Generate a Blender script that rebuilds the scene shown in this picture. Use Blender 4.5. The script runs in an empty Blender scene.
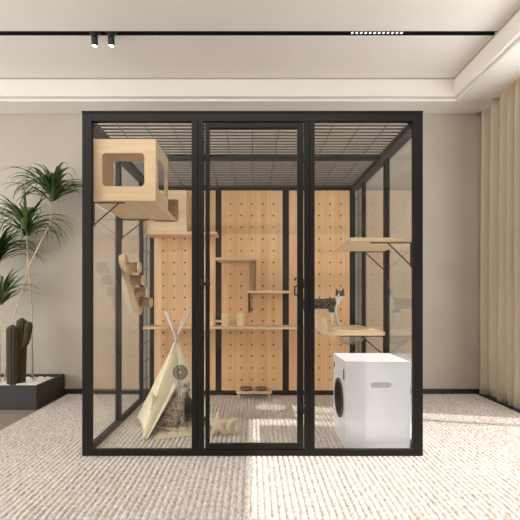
import bpy, bmesh, math, random
from mathutils import Vector, Matrix, noise as mnoise
C = bpy.context.scene.collection
PI = math.pi
random.seed(7)

# ------------------------------------------------------------------ materials
def srgb(r, g, b):
    f = lambda v: (v/255/12.92) if v/255 <= .04045 else ((v/255+.055)/1.055)**2.4
    return (f(r), f(g), f(b), 1)

def new_mat(name):
    m = bpy.data.materials.new(name); m.use_nodes = True
    nt = m.node_tree; b = nt.nodes['Principled BSDF']
    return m, nt, b

def N(nt, t, **kw):
    n = nt.nodes.new(t)
    for k, v in kw.items(): setattr(n, k, v)
    return n

def ramp(nt, stops):
    r = N(nt, 'ShaderNodeValToRGB'); e = r.color_ramp.elements
    while len(e) < len(stops): e.new(.5)
    for el, (p, c) in zip(e, stops): el.position = p; el.color = c
    return r

def plain(name, col, rough=.5, metal=0, spec=.5, bump=0, bscale=80, vary=.04):
    m, nt, b = new_mat(name)
    tc = N(nt, 'ShaderNodeTexCoord'); nz = N(nt, 'ShaderNodeTexNoise')
    nz.inputs['Scale'].default_value = bscale; nz.inputs['Detail'].default_value = 3
    nt.links.new(tc.outputs['Object'], nz.inputs['Vector'])
    c2 = tuple(min(1, max(0, v*(1+vary*2))) for v in col[:3])+(1,)
    c1 = tuple(v*(1-vary*2) for v in col[:3])+(1,)
    r = ramp(nt, [(.3, c1), (.7, c2)])
    nt.links.new(nz.outputs['Fac'], r.inputs['Fac']); nt.links.new(r.outputs['Color'], b.inputs['Base Color'])
    b.inputs['Roughness'].default_value = rough; b.inputs['Metallic'].default_value = metal
    b.inputs['Specular IOR Level'].default_value = spec
    if bump:
        bp = N(nt, 'ShaderNodeBump'); bp.inputs['Strength'].default_value = bump; bp.inputs['Distance'].default_value = .004
        nt.links.new(nz.outputs['Fac'], bp.inputs['Height']); nt.links.new(bp.outputs['Normal'], b.inputs['Normal'])
    return m

def wood(name, light, dark, grain='z', stave=.1, rough=.5, fine=1.0):
    """laminated wood: long grain along one axis, staves of slightly different tone across"""
    m, nt, b = new_mat(name)
    tc = N(nt, 'ShaderNodeTexCoord')
    mp = N(nt, 'ShaderNodeMapping')
    s = {'x': (1.2, 26, 26), 'y': (26, 1.2, 26), 'z': (26, 26, 1.2)}[grain]
    mp.inputs['Scale'].default_value = s
    nt.links.new(tc.outputs['Object'], mp.inputs['Vector'])
    nz = N(nt, 'ShaderNodeTexNoise'); nz.inputs['Scale'].default_value = 1.0*fine
    nz.inputs['Detail'].default_value = 5; nz.inputs['Roughness'].default_value = .6; nz.inputs['Distortion'].default_value = .6
    nt.links.new(mp.outputs['Vector'], nz.inputs['Vector'])
    sep = N(nt, 'ShaderNodeSeparateXYZ'); nt.links.new(tc.outputs['Object'], sep.inputs[0])
    ax = {'x': 'Y', 'y': 'X', 'z': 'X'}[grain]
    dv = N(nt, 'ShaderNodeMath', operation='DIVIDE'); nt.links.new(sep.outputs[ax], dv.inputs[0]); dv.inputs[1].default_value = stave
    fl = N(nt, 'ShaderNodeMath', operation='FLOOR'); nt.links.new(dv.outputs[0], fl.inputs[0])
    wn = N(nt, 'ShaderNodeTexWhiteNoise', noise_dimensions='1D'); nt.links.new(fl.outputs[0], wn.inputs['W'])
    mx = N(nt, 'ShaderNodeMath', operation='MULTIPLY_ADD')
    nt.links.new(wn.outputs['Value'], mx.inputs[0]); mx.inputs[1].default_value = .25; nt.links.new(nz.outputs['Fac'], mx.inputs[2])
    r = ramp(nt, [(.34, dark), (.62, tuple((a+c)/2 for a, c in zip(light, dark))), (.86, light)])
    nt.links.new(mx.outputs[0], r.inputs['Fac']); nt.links.new(r.outputs['Color'], b.inputs['Base Color'])
    b.inputs['Roughness'].default_value = rough; b.inputs['Specular IOR Level'].default_value = .3
    return m

def glass_mat(name, tint=(1, 1, 1, 1), ior=1.5, extra=0.0, rough=0.0):
    m, nt, b = new_mat(name); nt.nodes.remove(b)
    out = nt.nodes['Material Output']
    tr = N(nt, 'ShaderNodeBsdfTransparent'); tr.inputs['Color'].default_value = tint
    gl = N(nt, 'ShaderNodeBsdfGlossy'); gl.inputs['Roughness'].default_value = rough
    gl.inputs['Color'].default_value = (1, 1, 1, 1)
    # Schlick term from the unsigned facing angle, same from both sides of the pane
    geo = N(nt, 'ShaderNodeNewGeometry')
    dot = N(nt, 'ShaderNodeVectorMath', operation='DOT_PRODUCT')
    nt.links.new(geo.outputs['Normal'], dot.inputs[0]); nt.links.new(geo.outputs['Incoming'], dot.inputs[1])
    ab = N(nt, 'ShaderNodeMath', operation='ABSOLUTE'); nt.links.new(dot.outputs['Value'], ab.inputs[0])
    om = N(nt, 'ShaderNodeMath', operation='SUBTRACT'); om.inputs[0].default_value = 1; nt.links.new(ab.outputs[0], om.inputs[1])
    pw = N(nt, 'ShaderNodeMath', operation='POWER'); nt.links.new(om.outputs[0], pw.inputs[0]); pw.inputs[1].default_value = 5
    f0 = ((ior-1)/(ior+1))**2+extra
    ma = N(nt, 'ShaderNodeMath', operation='MULTIPLY_ADD'); nt.links.new(pw.outputs[0], ma.inputs[0])
    ma.inputs[1].default_value = 1-f0; ma.inputs[2].default_value = f0; ma.use_clamp = True
    mx = N(nt, 'ShaderNodeMixShader'); nt.links.new(ma.outputs[0], mx.inputs['Fac'])
    nt.links.new(tr.outputs[0], mx.inputs[1]); nt.links.new(gl.outputs[0], mx.inputs[2])
    nt.links.new(mx.outputs[0], out.inputs['Surface'])
    return m

def emis(name, col, st):
    m, nt, b = new_mat(name)
    b.inputs['Base Color'].default_value = col
    b.inputs['Emission Color'].default_value = col; b.inputs['Emission Strength'].default_value = st
    return m

def attr_mat(name, rough=.85, bump=.5):
    m, nt, b = new_mat(name)
    a = N(nt, 'ShaderNodeAttribute', attribute_name='coat')
    nt.links.new(a.outputs['Color'], b.inputs['Base Color'])
    tc = N(nt, 'ShaderNodeTexCoord'); nz = N(nt, 'ShaderNodeTexNoise'); nz.inputs['Scale'].default_value = 260
    nt.links.new(tc.outputs['Object'], nz.inputs['Vector'])
    bp = N(nt, 'ShaderNodeBump'); bp.inputs['Strength'].default_value = bump; bp.inputs['Distance'].default_value = .003
    nt.links.new(nz.outputs['Fac'], bp.inputs['Height']); nt.links.new(bp.outputs['Normal'], b.inputs['Normal'])
    b.inputs['Roughness'].default_value = rough; b.inputs['Specular IOR Level'].default_value = .2
    return m

M = {}
M['wall'] = plain('plaster_wall', srgb(180, 170, 156), .9, bump=.06, bscale=2.5, vary=.02, spec=.2)
M['ceiling'] = plain('ceiling_paint', srgb(228, 221, 213), .9, bscale=1.5, vary=.008, spec=.2)
M['trim'] = plain('dark_trim', srgb(44, 38, 34), .55)
M['frame'] = plain('black_brown_metal', srgb(30, 27, 25), .55, metal=.0, vary=.03, bscale=8, spec=.22)
M['wire'] = plain('mesh_wire', srgb(64, 56, 50), .5)
M['glass'] = glass_mat('clear_glass', (.985, .985, .98, 1), extra=.0)
M['acrylic'] = glass_mat('clear_acrylic', (.93, .93, .93, 1), extra=.08, rough=.03)
M['peg'] = wood('pegboard_wood', srgb(252, 212, 166), srgb(230, 180, 130), 'z', .078, .55)
M['pine_x'] = wood('pale_pine_x', srgb(238, 214, 180), srgb(220, 188, 146), 'x', .09, .5)
M['pine_y'] = wood('pale_pine_y', srgb(238, 214, 180), srgb(220, 188, 146), 'y', .09, .5)
M['pine_z'] = wood('pale_pine_z', srgb(238, 214, 180), srgb(220, 188, 146), 'z', .05, .5)
M['light_wood'] = plain('light_wood', srgb(238, 212, 166), .6, bscale=20)
M['black'] = plain('black_metal', srgb(26, 25, 25), .5)
M['track'] = plain('track_black', srgb(12, 12, 12), .6)
M['white'] = plain('white_plastic', srgb(238, 240, 247), .28, vary=.005, spec=.5)
M['offwhite'] = plain('offwhite_plastic', srgb(226, 225, 226), .35, vary=.005)
M['cavity'] = plain('dark_plastic', srgb(72, 64, 58), .6)
M['canvas'] = plain('cream_canvas', srgb(236, 224, 192), .95, bump=.3, bscale=160, vary=.03, spec=.1)
M['cushion'] = plain('beige_cushion', srgb(214, 200, 168), .95, bump=.3, bscale=120, vary=.04, spec=.1)
M['pole'] = plain('whitewashed_wood', srgb(226, 206, 192), .7, bscale=30)
M['grey_thread'] = plain('grey_thread', srgb(112, 106, 100), .9)
M['cream_thread'] = plain('cream_thread', srgb(240, 234, 220), .9)
M['leaf'] = plain('leaf_green', srgb(92, 118, 66), .45, bscale=6, vary=.16)
M['leaf_dark'] = plain('leaf_dark_green', srgb(60, 86, 46), .45, bscale=6, vary=.16)
M['cane'] = plain('tan_cane', srgb(214, 192, 156), .8, bscale=30, vary=.1)
M['cactus'] = plain('cactus_skin', srgb(66, 56, 38), .75, bump=.4, bscale=60, vary=.14)
M['spine'] = plain('cactus_spine', srgb(130, 112, 80), .8)
M['planter'] = plain('charcoal_planter', srgb(48, 42, 39), .6, vary=.03, bscale=5)
M['pebble'] = plain('white_pebble', srgb(232, 226, 214), .8, bscale=30, vary=.06)
M['stone'] = plain('pale_stone', srgb(216, 196, 170), .6, bscale=20)
M['bowl'] = plain('walnut_bowl', srgb(120, 92, 70), .45, bscale=14, vary=.08)
M['eye'] = plain('eye_gloss', srgb(26, 24, 16), .1, vary=0)
M['lens'] = emis('lamp_lens', (1, .97, .92, 1), 14)
M['led'] = emis('led_square', (1, .98, .95, 1), .9)

def sisal_mat():
    m, nt, b = new_mat('sisal_rope')
    tc = N(nt, 'ShaderNodeTexCoord'); wv = N(nt, 'ShaderNodeTexWave', wave_type='BANDS', bands_direction='Z')
    wv.inputs['Scale'].default_value = 48; wv.inputs['Distortion'].default_value = 1.2; wv.inputs['Detail'].default_value = 2
    nt.links.new(tc.outputs['Object'], wv.inputs['Vector'])
    r = ramp(nt, [(.0, srgb(146, 112, 72)), (1, srgb(194, 160, 114))])
    nt.links.new(wv.outputs['Fac'], r.inputs['Fac']); nt.links.new(r.outputs['Color'], b.inputs['Base Color'])
    bp = N(nt, 'ShaderNodeBump'); bp.inputs['Strength'].default_value = .6; bp.inputs['Distance'].default_value = .004
    nt.links.new(wv.outputs['Fac'], bp.inputs['Height']); nt.links.new(bp.outputs['Normal'], b.inputs['Normal'])
    b.inputs['Roughness'].default_value = .9
    return m
M['sisal'] = sisal_mat()

def floor_mat():
    m, nt, b = new_mat('grey_plank_floor')
    tc = N(nt, 'ShaderNodeTexCoord'); mp = N(nt, 'ShaderNodeMapping'); mp.inputs['Scale'].default_value = (1, 9, 1)
    nt.links.new(tc.outputs['Object'], mp.inputs['Vector'])
    nz = N(nt, 'ShaderNodeTexNoise'); nz.inputs['Scale'].default_value = 3; nz.inputs['Detail'].default_value = 6
    nt.links.new(mp.outputs['Vector'], nz.inputs['Vector'])
    r = ramp(nt, [(.3, srgb(112, 100, 88)), (.7, srgb(146, 132, 116))])
    nt.links.new(nz.outputs['Fac'], r.inputs['Fac']); nt.links.new(r.outputs['Color'], b.inputs['Base Color'])
    b.inputs['Roughness'].default_value = .5
    return m
M['floor'] = floor_mat()

def rug_mat():
    m, nt, b = new_mat('ribbed_wool')
    tc = N(nt, 'ShaderNodeTexCoord')
    mp = N(nt, 'ShaderNodeMapping'); mp.inputs['Scale'].default_value = (70, 45, 60)
    nt.links.new(tc.outputs['Object'], mp.inputs['Vector'])
    nz = N(nt, 'ShaderNodeTexNoise'); nz.inputs['Scale'].default_value = 1; nz.inputs['Detail'].default_value = 3
    nt.links.new(mp.outputs['Vector'], nz.inputs['Vector'])
    r = ramp(nt, [(.32, srgb(174, 161, 148)), (.5, srgb(210, 201, 192)), (.72, srgb(230, 225, 219))])
    nt.links.new(nz.outputs['Fac'], r.inputs['Fac']); nt.links.new(r.outputs['Color'], b.inputs['Base Color'])
    bp = N(nt, 'ShaderNodeBump'); bp.inputs['Strength'].default_value = .5; bp.inputs['Distance'].default_value = .004
    nt.links.new(nz.outputs['Fac'], bp.inputs['Height']); nt.links.new(bp.outputs['Normal'], b.inputs['Normal'])
    b.inputs['Roughness'].default_value = .95; b.inputs['Specular IOR Level'].default_value = .1
    return m
M['rug'] = rug_mat()

def curtain_mat():
    m, nt, b = new_mat('taupe_curtain')
    tc = N(nt, 'ShaderNodeTexCoord'); nz = N(nt, 'ShaderNodeTexNoise'); nz.inputs['Scale'].default_value = 220
    nt.links.new(tc.outputs['Object'], nz.inputs['Vector'])
    r = ramp(nt, [(.3, srgb(172, 158, 134)), (.7, srgb(198, 183, 158))])
    nt.links.new(nz.outputs['Fac'], r.inputs['Fac']); nt.links.new(r.outputs['Color'], b.inputs['Base Color'])
    b.inputs['Roughness'].default_value = .8; b.inputs['Sheen Weight'].default_value = .2
    return m
M['curtain'] = curtain_mat()

# ------------------------------------------------------------------ mesh helpers
class MB:
    def __init__(s): s.v = []; s.f = []; s.sm = []
    def add(s, vs, fs, smooth=False):
        o = len(s.v); s.v += [tuple(v) for v in vs]
        s.f += [tuple(i+o for i in f) for f in fs]; s.sm += [smooth]*len(fs)
    def box(s, x0, x1, y0, y1, z0, z1):
        vs = [(x, y, z) for z in (z0, z1) for y in (y0, y1) for x in (x0, x1)]
        s.add(vs, [(0, 2, 3, 1), (4, 5, 7, 6), (0, 1, 5, 4), (2, 6, 7, 3), (0, 4, 6, 2), (1, 3, 7, 5)])
        return s
    def tube(s, pts, r, n=10, cap=True, smooth=True):
        """swept round bar; r a number or a list"""
        pts = [Vector(p) for p in pts]; rs = r if isinstance(r, (list, tuple)) else [r]*len(pts)
        rings = []; up = None
        for i, p in enumerate(pts):
            d = (pts[min(i+1, len(pts)-1)]-pts[max(i-1, 0)]).normalized()
            if up is None: up = Vector((0, 0, 1)) if abs(d.z) < .9 else Vector((1, 0, 0))
            a = d.cross(up).normalized(); b = a.cross(d).normalized(); up = b
            rings.append([p+(a*math.cos(2*PI*k/n)+b*math.sin(2*PI*k/n))*rs[i] for k in range(n)])
        vs = [v for rg in rings for v in rg]; fs = []
        for i in range(len(pts)-1):
            for k in range(n):
                fs.append((i*n+k, (i+1)*n+k, (i+1)*n+(k+1) % n, i*n+(k+1) % n))
        s.add(vs, fs, smooth)
        if cap:
            o = len(s.v)-len(vs)
            s.f.append(tuple(o+k for k in range(n))); s.sm.append(False)
            s.f.append(tuple(o+(len(pts)-1)*n+k for k in reversed(range(n)))); s.sm.append(False)
        return s
    def lathe(s, prof, c=(0, 0, 0), n=32, smooth=True):
        """profile of (radius, z) turned about the vertical axis through c"""
        vs = []; fs = []; m = len(prof)
        for k in range(n):
            a = 2*PI*k/n
            for r, z in prof: vs.append((c[0]+r*math.cos(a), c[1]+r*math.sin(a), c[2]+z))
        for k in range(n):
            k2 = (k+1) % n
            for i in range(m-1): fs.append((k*m+i, k2*m+i, k2*m+i+1, k*m+i+1))
        s.add(vs, fs, smooth); return s
    def sphere(s, c, r, n=12, m=8, scale=(1, 1, 1)):
        vs = []; fs = []
        vs.append((c[0], c[1], c[2]+r*scale[2]))
        for i in range(1, m):
            t = PI*i/m
            for k in range(n):
                a = 2*PI*k/n
                vs.append((c[0]+r*scale[0]*math.sin(t)*math.cos(a), c[1]+r*scale[1]*math.sin(t)*math.sin(a), c[2]+r*scale[2]*math.cos(t)))
        vs.append((c[0], c[1], c[2]-r*scale[2])); L = len(vs)-1
        for k in range(n):
            fs.append((0, 1+k, 1+(k+1) % n)); fs.append((L, L-n+(k+1) % n, L-n+k))
        for i in range(m-2):
            for k in range(n):
                a = 1+i*n+k; b = 1+i*n+(k+1) % n
                fs.append((a, a+n, b+n, b))
        s.add(vs, fs, True); return s
    def plate(s, outer, inner, to3, t0, t1):
        """flat plate with a hole. outer = (u0,u1,v0,v1); inner = list of (u,v) ccw; to3(u,v,t)"""
        u0, u1, v0, v1 = outer; cu = sum(p[0] for p in inner)/len(inner); cv = sum(p[1] for p in inner)/len(inner)
        cor = [(u1, v1), (u0, v1), (u0, v0), (u1, v0)]
        pts = [(math.atan2(v-cv, u-cu), (u, v)) for u, v in inner]
        # add inner points in the direction of the corners so the outline keeps them
        n = len(inner); ou = []
        for a, (u, v) in pts:
            du, dv = u-cu, v-cv
            t = min([(u1-cu)/du if du > 1e-9 else 1e9, (u0-cu)/du if du < -1e-9 else 1e9,
                     (v1-cv)/dv if dv > 1e-9 else 1e9, (v0-cv)/dv if dv < -1e-9 else 1e9])
            ou.append([cu+du*t, cv+dv*t])
        for c in cor:                                   # snap the nearest outer point to each corner
            j = min(range(n), key=lambda i: (ou[i][0]-c[0])**2+(ou[i][1]-c[1])**2)
            ou[j] = list(c)
        vs = [to3(u, v, t0) for u, v in inner]+[to3(u, v, t0) for u, v in ou]+[to3(u, v, t1) for u, v in inner]+[to3(u, v, t1) for u, v in ou]
        fs = []
        for k in range(n):
            q = (k+1) % n
            fs += [(k, q, n+q, n+k), (2*n+k, 3*n+k, 3*n+q, 2*n+q), (k, 2*n+k, 2*n+q, q), (n+k, n+q, 3*n+q, 3*n+k)]
        s.add(vs, fs); return s
    def build(s, name, mat, parent=None, bevel=0, smooth=None, loc=None):
        me = bpy.data.meshes.new(name)
        vs = s.v
        if parent is not None:
            pl = world_loc(parent)
            vs = [(v[0]-pl[0], v[1]-pl[1], v[2]-pl[2]) for v in vs]
        elif loc is not None: vs = [(v[0]-loc[0], v[1]-loc[1], v[2]-loc[2]) for v in vs]
        me.from_pydata(vs, [], s.f)
        bm = bmesh.new(); bm.from_mesh(me); bmesh.ops.recalc_face_normals(bm, faces=bm.faces); bm.to_mesh(me); bm.free()
        me.polygons.foreach_set('use_smooth', s.sm if smooth is None else [smooth]*len(s.f))
        me.materials.append(mat)
        o = bpy.data.objects.new(name, me); C.objects.link(o)
        if parent is not None: o.parent = parent
        elif loc is not None: o.location = loc
        if bevel:
            b = o.modifiers.new('bevel', 'BEVEL'); b.width = bevel; b.segments = 2; b.limit_method = 'ANGLE'; b.angle_limit = .6
        return o

def world_loc(o):
    l = Vector((0, 0, 0))
    while o: l += o.location; o = o.parent
    return l
def tag(o, label=None, cat=None, group=None, kind=None):
    if label: o['label'] = label
    if cat: o['category'] = cat
    if group: o['group'] = group
    if kind: o['kind'] = kind
    return o
def thing(name, loc, label, cat, group=None):
    o = bpy.data.objects.new(name, None); C.objects.link(o); o.location = loc; o.empty_display_size = .1
    return tag(o, label, cat, group)
def struct(name, mb, mat, bevel=0): return tag(mb.build(name, mat, bevel=bevel), kind='structure')
def bx(*a): return MB().box(*a)
def rrect(u0, u1, v0, v1, r, k=5):
    out = []
    for (cu, cv, a0) in ((u1-r, v1-r, 0), (u0+r, v1-r, PI/2), (u0+r, v0+r, PI), (u1-r, v0+r, 1.5*PI)):
        for i in range(k+1):
            a = a0+PI/2*i/k; out.append((cu+r*math.cos(a), cv+r*math.sin(a)))
    return out

def evaluated_mesh(o, name):
    dg = bpy.context.evaluated_depsgraph_get()
    me = bpy.data.meshes.new_from_object(o.evaluated_get(dg)); me.name = name
    old = o.data; bpy.data.objects.remove(o); bpy.data.meshes.remove(old)
    return me
def limb(mb, pts, rs, n=12):
    """soft tapered chain with round ends, to be fused by the voxel remesh"""
    pts = [Vector(p) for p in pts]
    for i in range(len(pts)-1): mb.tube([pts[i], pts[i+1]], [rs[i], rs[i+1]], n)
    for p, r in zip(pts, rs): mb.sphere(p, r*1.0, 12, 8)
def fuse(mb, name, voxel=.006, smooth=4, fac=.5):
    me = bpy.data.meshes.new('tmp'); me.from_pydata(mb.v, [], mb.f)
    bm = bmesh.new(); bm.from_mesh(me); bmesh.ops.recalc_face_normals(bm, faces=bm.faces); bm.to_mesh(me); bm.free()
    o = bpy.data.objects.new('tmp', me); C.objects.link(o)
    r = o.modifiers.new('r', 'REMESH'); r.mode = 'VOXEL'; r.voxel_size = voxel
    s = o.modifiers.new('s', 'SMOOTH'); s.iterations = smooth; s.factor = fac
    m2 = evaluated_mesh(o, name)
    m2.polygons.foreach_set('use_smooth', [True]*len(m2.polygons))
    return m2

# ------------------------------------------------------------------ the room   (x right, y away from the camera, z up)
YB, HC, HT = 4.19, 2.925, 3.125          # rear wall, soffit height, tray height
XL, XR, YF = -4.2, 2.62, -2.6
struct('floor', bx(XL, XR, YF, YB+.1, -.10, -.014), M['floor'])
struct('wall_back', bx(XL, XR, YB, YB+.12, -.014, HT+.1), M['wall'])
struct('baseboard_back', bx(XL, 2.40, YB-.018, YB, -.014, .045), M['trim'])
# right wall with the tall window; left wall and front wall (behind the camera) with wide windows
mb = bx(XR, XR+.15, 3.95, YB+.1, -.014, HT); mb.box(XR, XR+.15, YF, 1.1, -.014, HT); mb.box(XR, XR+.15, 1.1, 3.95, 2.90, HT)
struct('wall_right', mb, M['wall'])
mb = bx(XL-.15, XL, 3.6, YB+.1, -.014, HT); mb.box(XL-.15, XL, YF, -2.0, -.014, HT); mb.box(XL-.15, XL, -2.0, 3.6, 2.85, HT); mb.box(XL-.15, XL, -2.0, 3.6, -.014, .1)
struct('wall_left', mb, M['wall'])
mb = bx(XL, XR, YF-.15, YF, -.014, HT)
struct('wall_front', mb, M['wall'])
def window(name, mbf): return struct(name, mbf, M['frame'])
mb = MB()
for y in (1.1, 3.0): mb.box(XR+.03, XR+.09, y, y+.05, 0, 2.90)
mb.box(XR+.03, XR+.09, 3.89, 3.95, 0, 2.90); mb.box(XR+.03, XR+.09, 1.1, 3.95, 2.87, 2.90); mb.box(XR+.03, XR+.09, 1.1, 3.95, -.014, .04)
window('window_1', mb)
mb = MB()
for y in (-2.0, -.6, .78, 2.16, 3.54): mb.box(XL-.1, XL-.05, y, y+.06, .1, 2.85)
mb.box(XL-.1, XL-.05, -2.0, 3.6, .1, .16); mb.box(XL-.1, XL-.05, -2.0, 3.6, 2.79, 2.85); window('window_2', mb)
struct('trim_1', bx(2.352, XR, YF, YB-.018, -.014, .004), M['trim'])           # dark sill strip under the curtain
# tray ceiling: middle field split by the recessed track slot, lower border round it
TX, TY = 1.953, 3.87
mb = bx(XL, XR, 3.229, YB+.1, HT, HT+.08); mb.box(XL, XR, YF, 3.18, HT, HT+.08); mb.box(XL, XR, 3.17, 3.24, HT+.06, HT+.1)
mb.box(TX, XR, 3.18, 3.229, HT, HT+.08)
struct('ceiling', mb, M['ceiling'])
mb = bx(XL, XR, TY, YB, HC+.024, HT); mb.box(XL, XR, TY+.05, YB, HC, HC+.03)
mb.box(TX, 2.335, YF, TY, HC+.024, HT); mb.box(TX+.045, 2.335, YF, TY+.06, HC, HC+.03)
struct('trim_2', mb, M['ceiling'])
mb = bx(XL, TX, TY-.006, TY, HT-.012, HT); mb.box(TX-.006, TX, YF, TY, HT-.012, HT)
struct('trim_3', mb, plain('tray_shadow_bead', srgb(170, 158, 146), .9))  # bead toned darker so its colour draws the shadow gap
struct('trim_4', bx(2.335, XR, YB-.03, YB, HC-.0, HT), M['ceiling'])

# wall added out of view to block sky light from the right window
struct('wall_sky_block', bx(8.0, 8.3, -6, 14, -.5, 5.0), plain('sky_block_dark', srgb(96, 92, 84), .9))

# curtain
def curtain(y0, y1, name, label):
    mb = MB(); ny = int((y1-y0)/.006); nz = 26; vs = []; fs = []
    for j in range(nz+1):
        h = .012+(HC+.12-.012)*j/nz
        for i in range(ny+1):
            y = y0+(y1-y0)*i/ny
            ph = 2*PI*y/.125+.8*math.sin(y*7.3)+.25*math.sin(h*1.3+y*4)
            amp = .046+.012*math.sin(y*11)
            flare = max(0, .25-h)*.12
            x = 2.412+amp*math.sin(ph)+.010*math.sin(ph*2+h)+flare*math.sin(ph*.5+1)*.8
            vs.append((x, y+.012*math.cos(ph)*(1-.3*j/nz), h+ (0.01*math.sin(ph*.7) if j == 0 else 0)))
    for j in range(nz):
        for i in range(ny): a = j*(ny+1)+i; fs.append((a, a+1, a+ny+2, a+ny+1))
    mb.add(vs, fs, True); o = mb.build(name, M['curtain'], loc=(2.425, (y0+y1)/2, 0))
    s = o.modifiers.new('thick', 'SOLIDIFY'); s.thickness = .003
    return tag(o, label, 'curtain')
curtain(3.30, 4.15, 'curtain', 'floor-length taupe pleated curtain hanging along the right wall')

# rug: real ribs running away from the camera
def rug():
    x0, x1, y0, y1, p = -1.92, 2.345, 1.842, 4.158, .0335
    n = int((x1-x0)/p); prof = [(0, -.0105), (.13, -.004), (.3, -.0005), (.5, .001), (.7, -.0005), (.87, -.004)]
    xs = []
    for i in range(n):
        for t, h in prof: xs.append((x0+(i+t)*p, h))
    xs.append((x0+n*p, -.0105)); xs = [(x0, -.014)]+xs+[(x0+n*p, -.014)]
    ys = [y0, y0+.006, y0+.02]+[y0+.02+(y1-y0-.02)*k/90 for k in range(1, 91)]
    vs = []; fs = []; m = len(xs)
    for j, y in enumerate(ys):
        dz = -.008 if j == 0 else (-.002 if j == 1 else 0)
        for i, (x, h) in enumerate(xs):
            w = mnoise.noise(Vector((x*2, y*2, 0)))*.0012+mnoise.noise(Vector((x*30, y*14, 3)))*.0018
            vs.append((x+mnoise.noise(Vector((x*1.5, y*3, 9)))*.004, y, max(-.0139, h+dz+w*(1 if h > -.01 else .3))))
    for j in range(len(ys)-1):
        for i in range(m-1): a = j*m+i; fs.append((a, a+1, a+m+1, a+m))
    mb = MB(); mb.add(vs, fs, True)
    mb.box(x0, x0+n*p, y0, y0+.004, -.014, -.007)
    return tag(mb.build('rug', M['rug'], loc=(0, 3, -.014)), 'large beige ribbed wool rug under the glass enclosure', 'rug')
rug()

# track, spots and the linear light
tr = thing('ceiling_track', (0, 3.2, HT), 'long black recessed track running across the ceiling', 'lighting track')
mb = bx(XL, TX, 3.181, 3.228, HT+.035, HT+.045); mb.box(XL, TX, 3.181, 3.185, HT-.004, HT+.036); mb.box(XL, TX, 3.224, 3.228, HT-.004, HT+.036)
mb.build('channel', M['track'], tr)
def spot(x, label):
    t = thing('track_spotlight', (x, 3.2, HT-.1), label, 'spotlight', 'cylinder spotlights on the track')
    mb = MB(); mb.lathe([(0, .10), (.025, .10), (.025, 0), (.021, 0), (.021, .012), (0, .012)], (x, 3.2, HT-.108), 24)
    mb.build('housing', M['black'], t)
    mb = MB(); mb.lathe([(0, .0), (.019, .0), (.019, .004), (0, .004)], (x, 3.2, HT-.104), 20); mb.build('lens', M['lens'], t)
    bx(x-.045, x+.045, 3.186, 3.222, HT-.008, HT+.03).build('adapter', M['black'], t)
spot(-1.263, 'black cylinder ceiling spotlight, left one of the pair on the track')
spot(-1.130, 'black cylinder ceiling spotlight, right one of the pair on the track')
t = thing('linear_light', (1.0, 3.2, HT), 'linear light with twelve small square lamps set in the ceiling track', 'ceiling light')
bx(.78, 1.217, 3.186, 3.223, HT+.004, HT+.030).build('housing', M['track'], t)
for k in range(12):
    x = .80+.0358*k
    bx(x-.008, x+.008, 3.193, 3.214, HT+.0005, HT+.004).build('lamp', M['led'], t)

# ------------------------------------------------------------------ the enclosure
E = thing('cat_enclosure', (0, 3.35, 0), 'large black metal framed glass cat enclosure standing on the rug', 'cat enclosure')
F = M['frame']; B = .002
def epart(name, *a, mat=None, bevel=B): return bx(*a).build(name, mat or F, E, bevel)
for s in (-1, 1):
    a, b = sorted((s*1.027, s*1.087))
    epart('corner_post', a, b, 2.55, 2.585, 0, 2.2)
    a, b = sorted((s*1.0, s*1.058)); epart('corner_post', a, b, 4.11, 4.165, 0, 2.16)
    a, b = sorted((s*1.05, s*1.087))
    epart('side_post', a, b, 3.165, 3.215, 0, 2.11); epart('side_post', a, b, 3.825, 3.855, 0, 2.11)
    epart('bottom_rail', a, b, 2.585, 4.165, 0, .038)
    a, b = sorted((s*1.01, s*1.087)); epart('roof_side_rail', a, b, 2.585, 4.11, 2.10, 2.145)
    g = s*1.068
    for y0, y1 in ((2.585, 3.165), (3.215, 3.825), (3.855, 4.11)):
        epart('side_glass', g-.003, g+.003, y0, y1, .038, 2.10, mat=M['glass'], bevel=0)
    mb = MB()
    for k in range(11):
        h = .20+.18*k; mb.tube([(s*1.056, 3.845, h), (s*1.056, 4.12, h)], .0035, 6)
    mb.tube([(s*1.056, 3.98, .03), (s*1.056, 3.98, 2.11)], .003, 6)
    mb.build('side_mesh', M['wire'], E)
epart('top_rail', -1.027, 1.027, 2.55, 2.585, 2.135, 2.2)
epart('top_rail', -1.087, 1.087, 2.545, 2.55, 2.187, 2.2)
epart('bottom_rail', -1.027, 1.027, 2.55, 2.585, 0, .038)
for x0, x1 in ((-.388, -.351), (-.348, -.312), (.332, .362), (.365, .397)): epart('mullion', x0, x1, 2.55, 2.585, .038, 2.135)
epart('roof_cross_rail', -1.01, 1.01, 3.175, 3.22, 2.10, 2.145)
epart('roof_back_rail', -1.01, 1.01, 4.11, 4.165, 2.10, 2.16)
epart('bottom_back_rail', -1.01, 1.01, 4.105, 4.165, 0, .048)
for x0, x1 in ((-.38, -.318), (.308, .375)): epart('back_post', x0, x1, 4.115, 4.165, .048, 2.10)
for x0, x1 in ((-1.027, -.388), (.397, 1.027)): epart('front_glass', x0, x1, 2.564, 2.570, .038, 2.135, mat=M['glass'], bevel=0)
for (ya, yb) in ((2.585, 3.175), (3.22, 4.11)):
    mb = MB(); n = int((yb-ya)/.05)
    for k in range(n): mb.tube([(-1.01, ya+(k+.7)*(yb-ya)/n, 2.137), (1.01, ya+(k+.7)*(yb-ya)/n, 2.137)], .0058, 6)
    for k in range(-5, 6): mb.tube([(k*.1745, ya, 2.129), (k*.1745, yb, 2.129)], .0028, 6)
    mb.build('roof_mesh', M['wire'], E)
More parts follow.
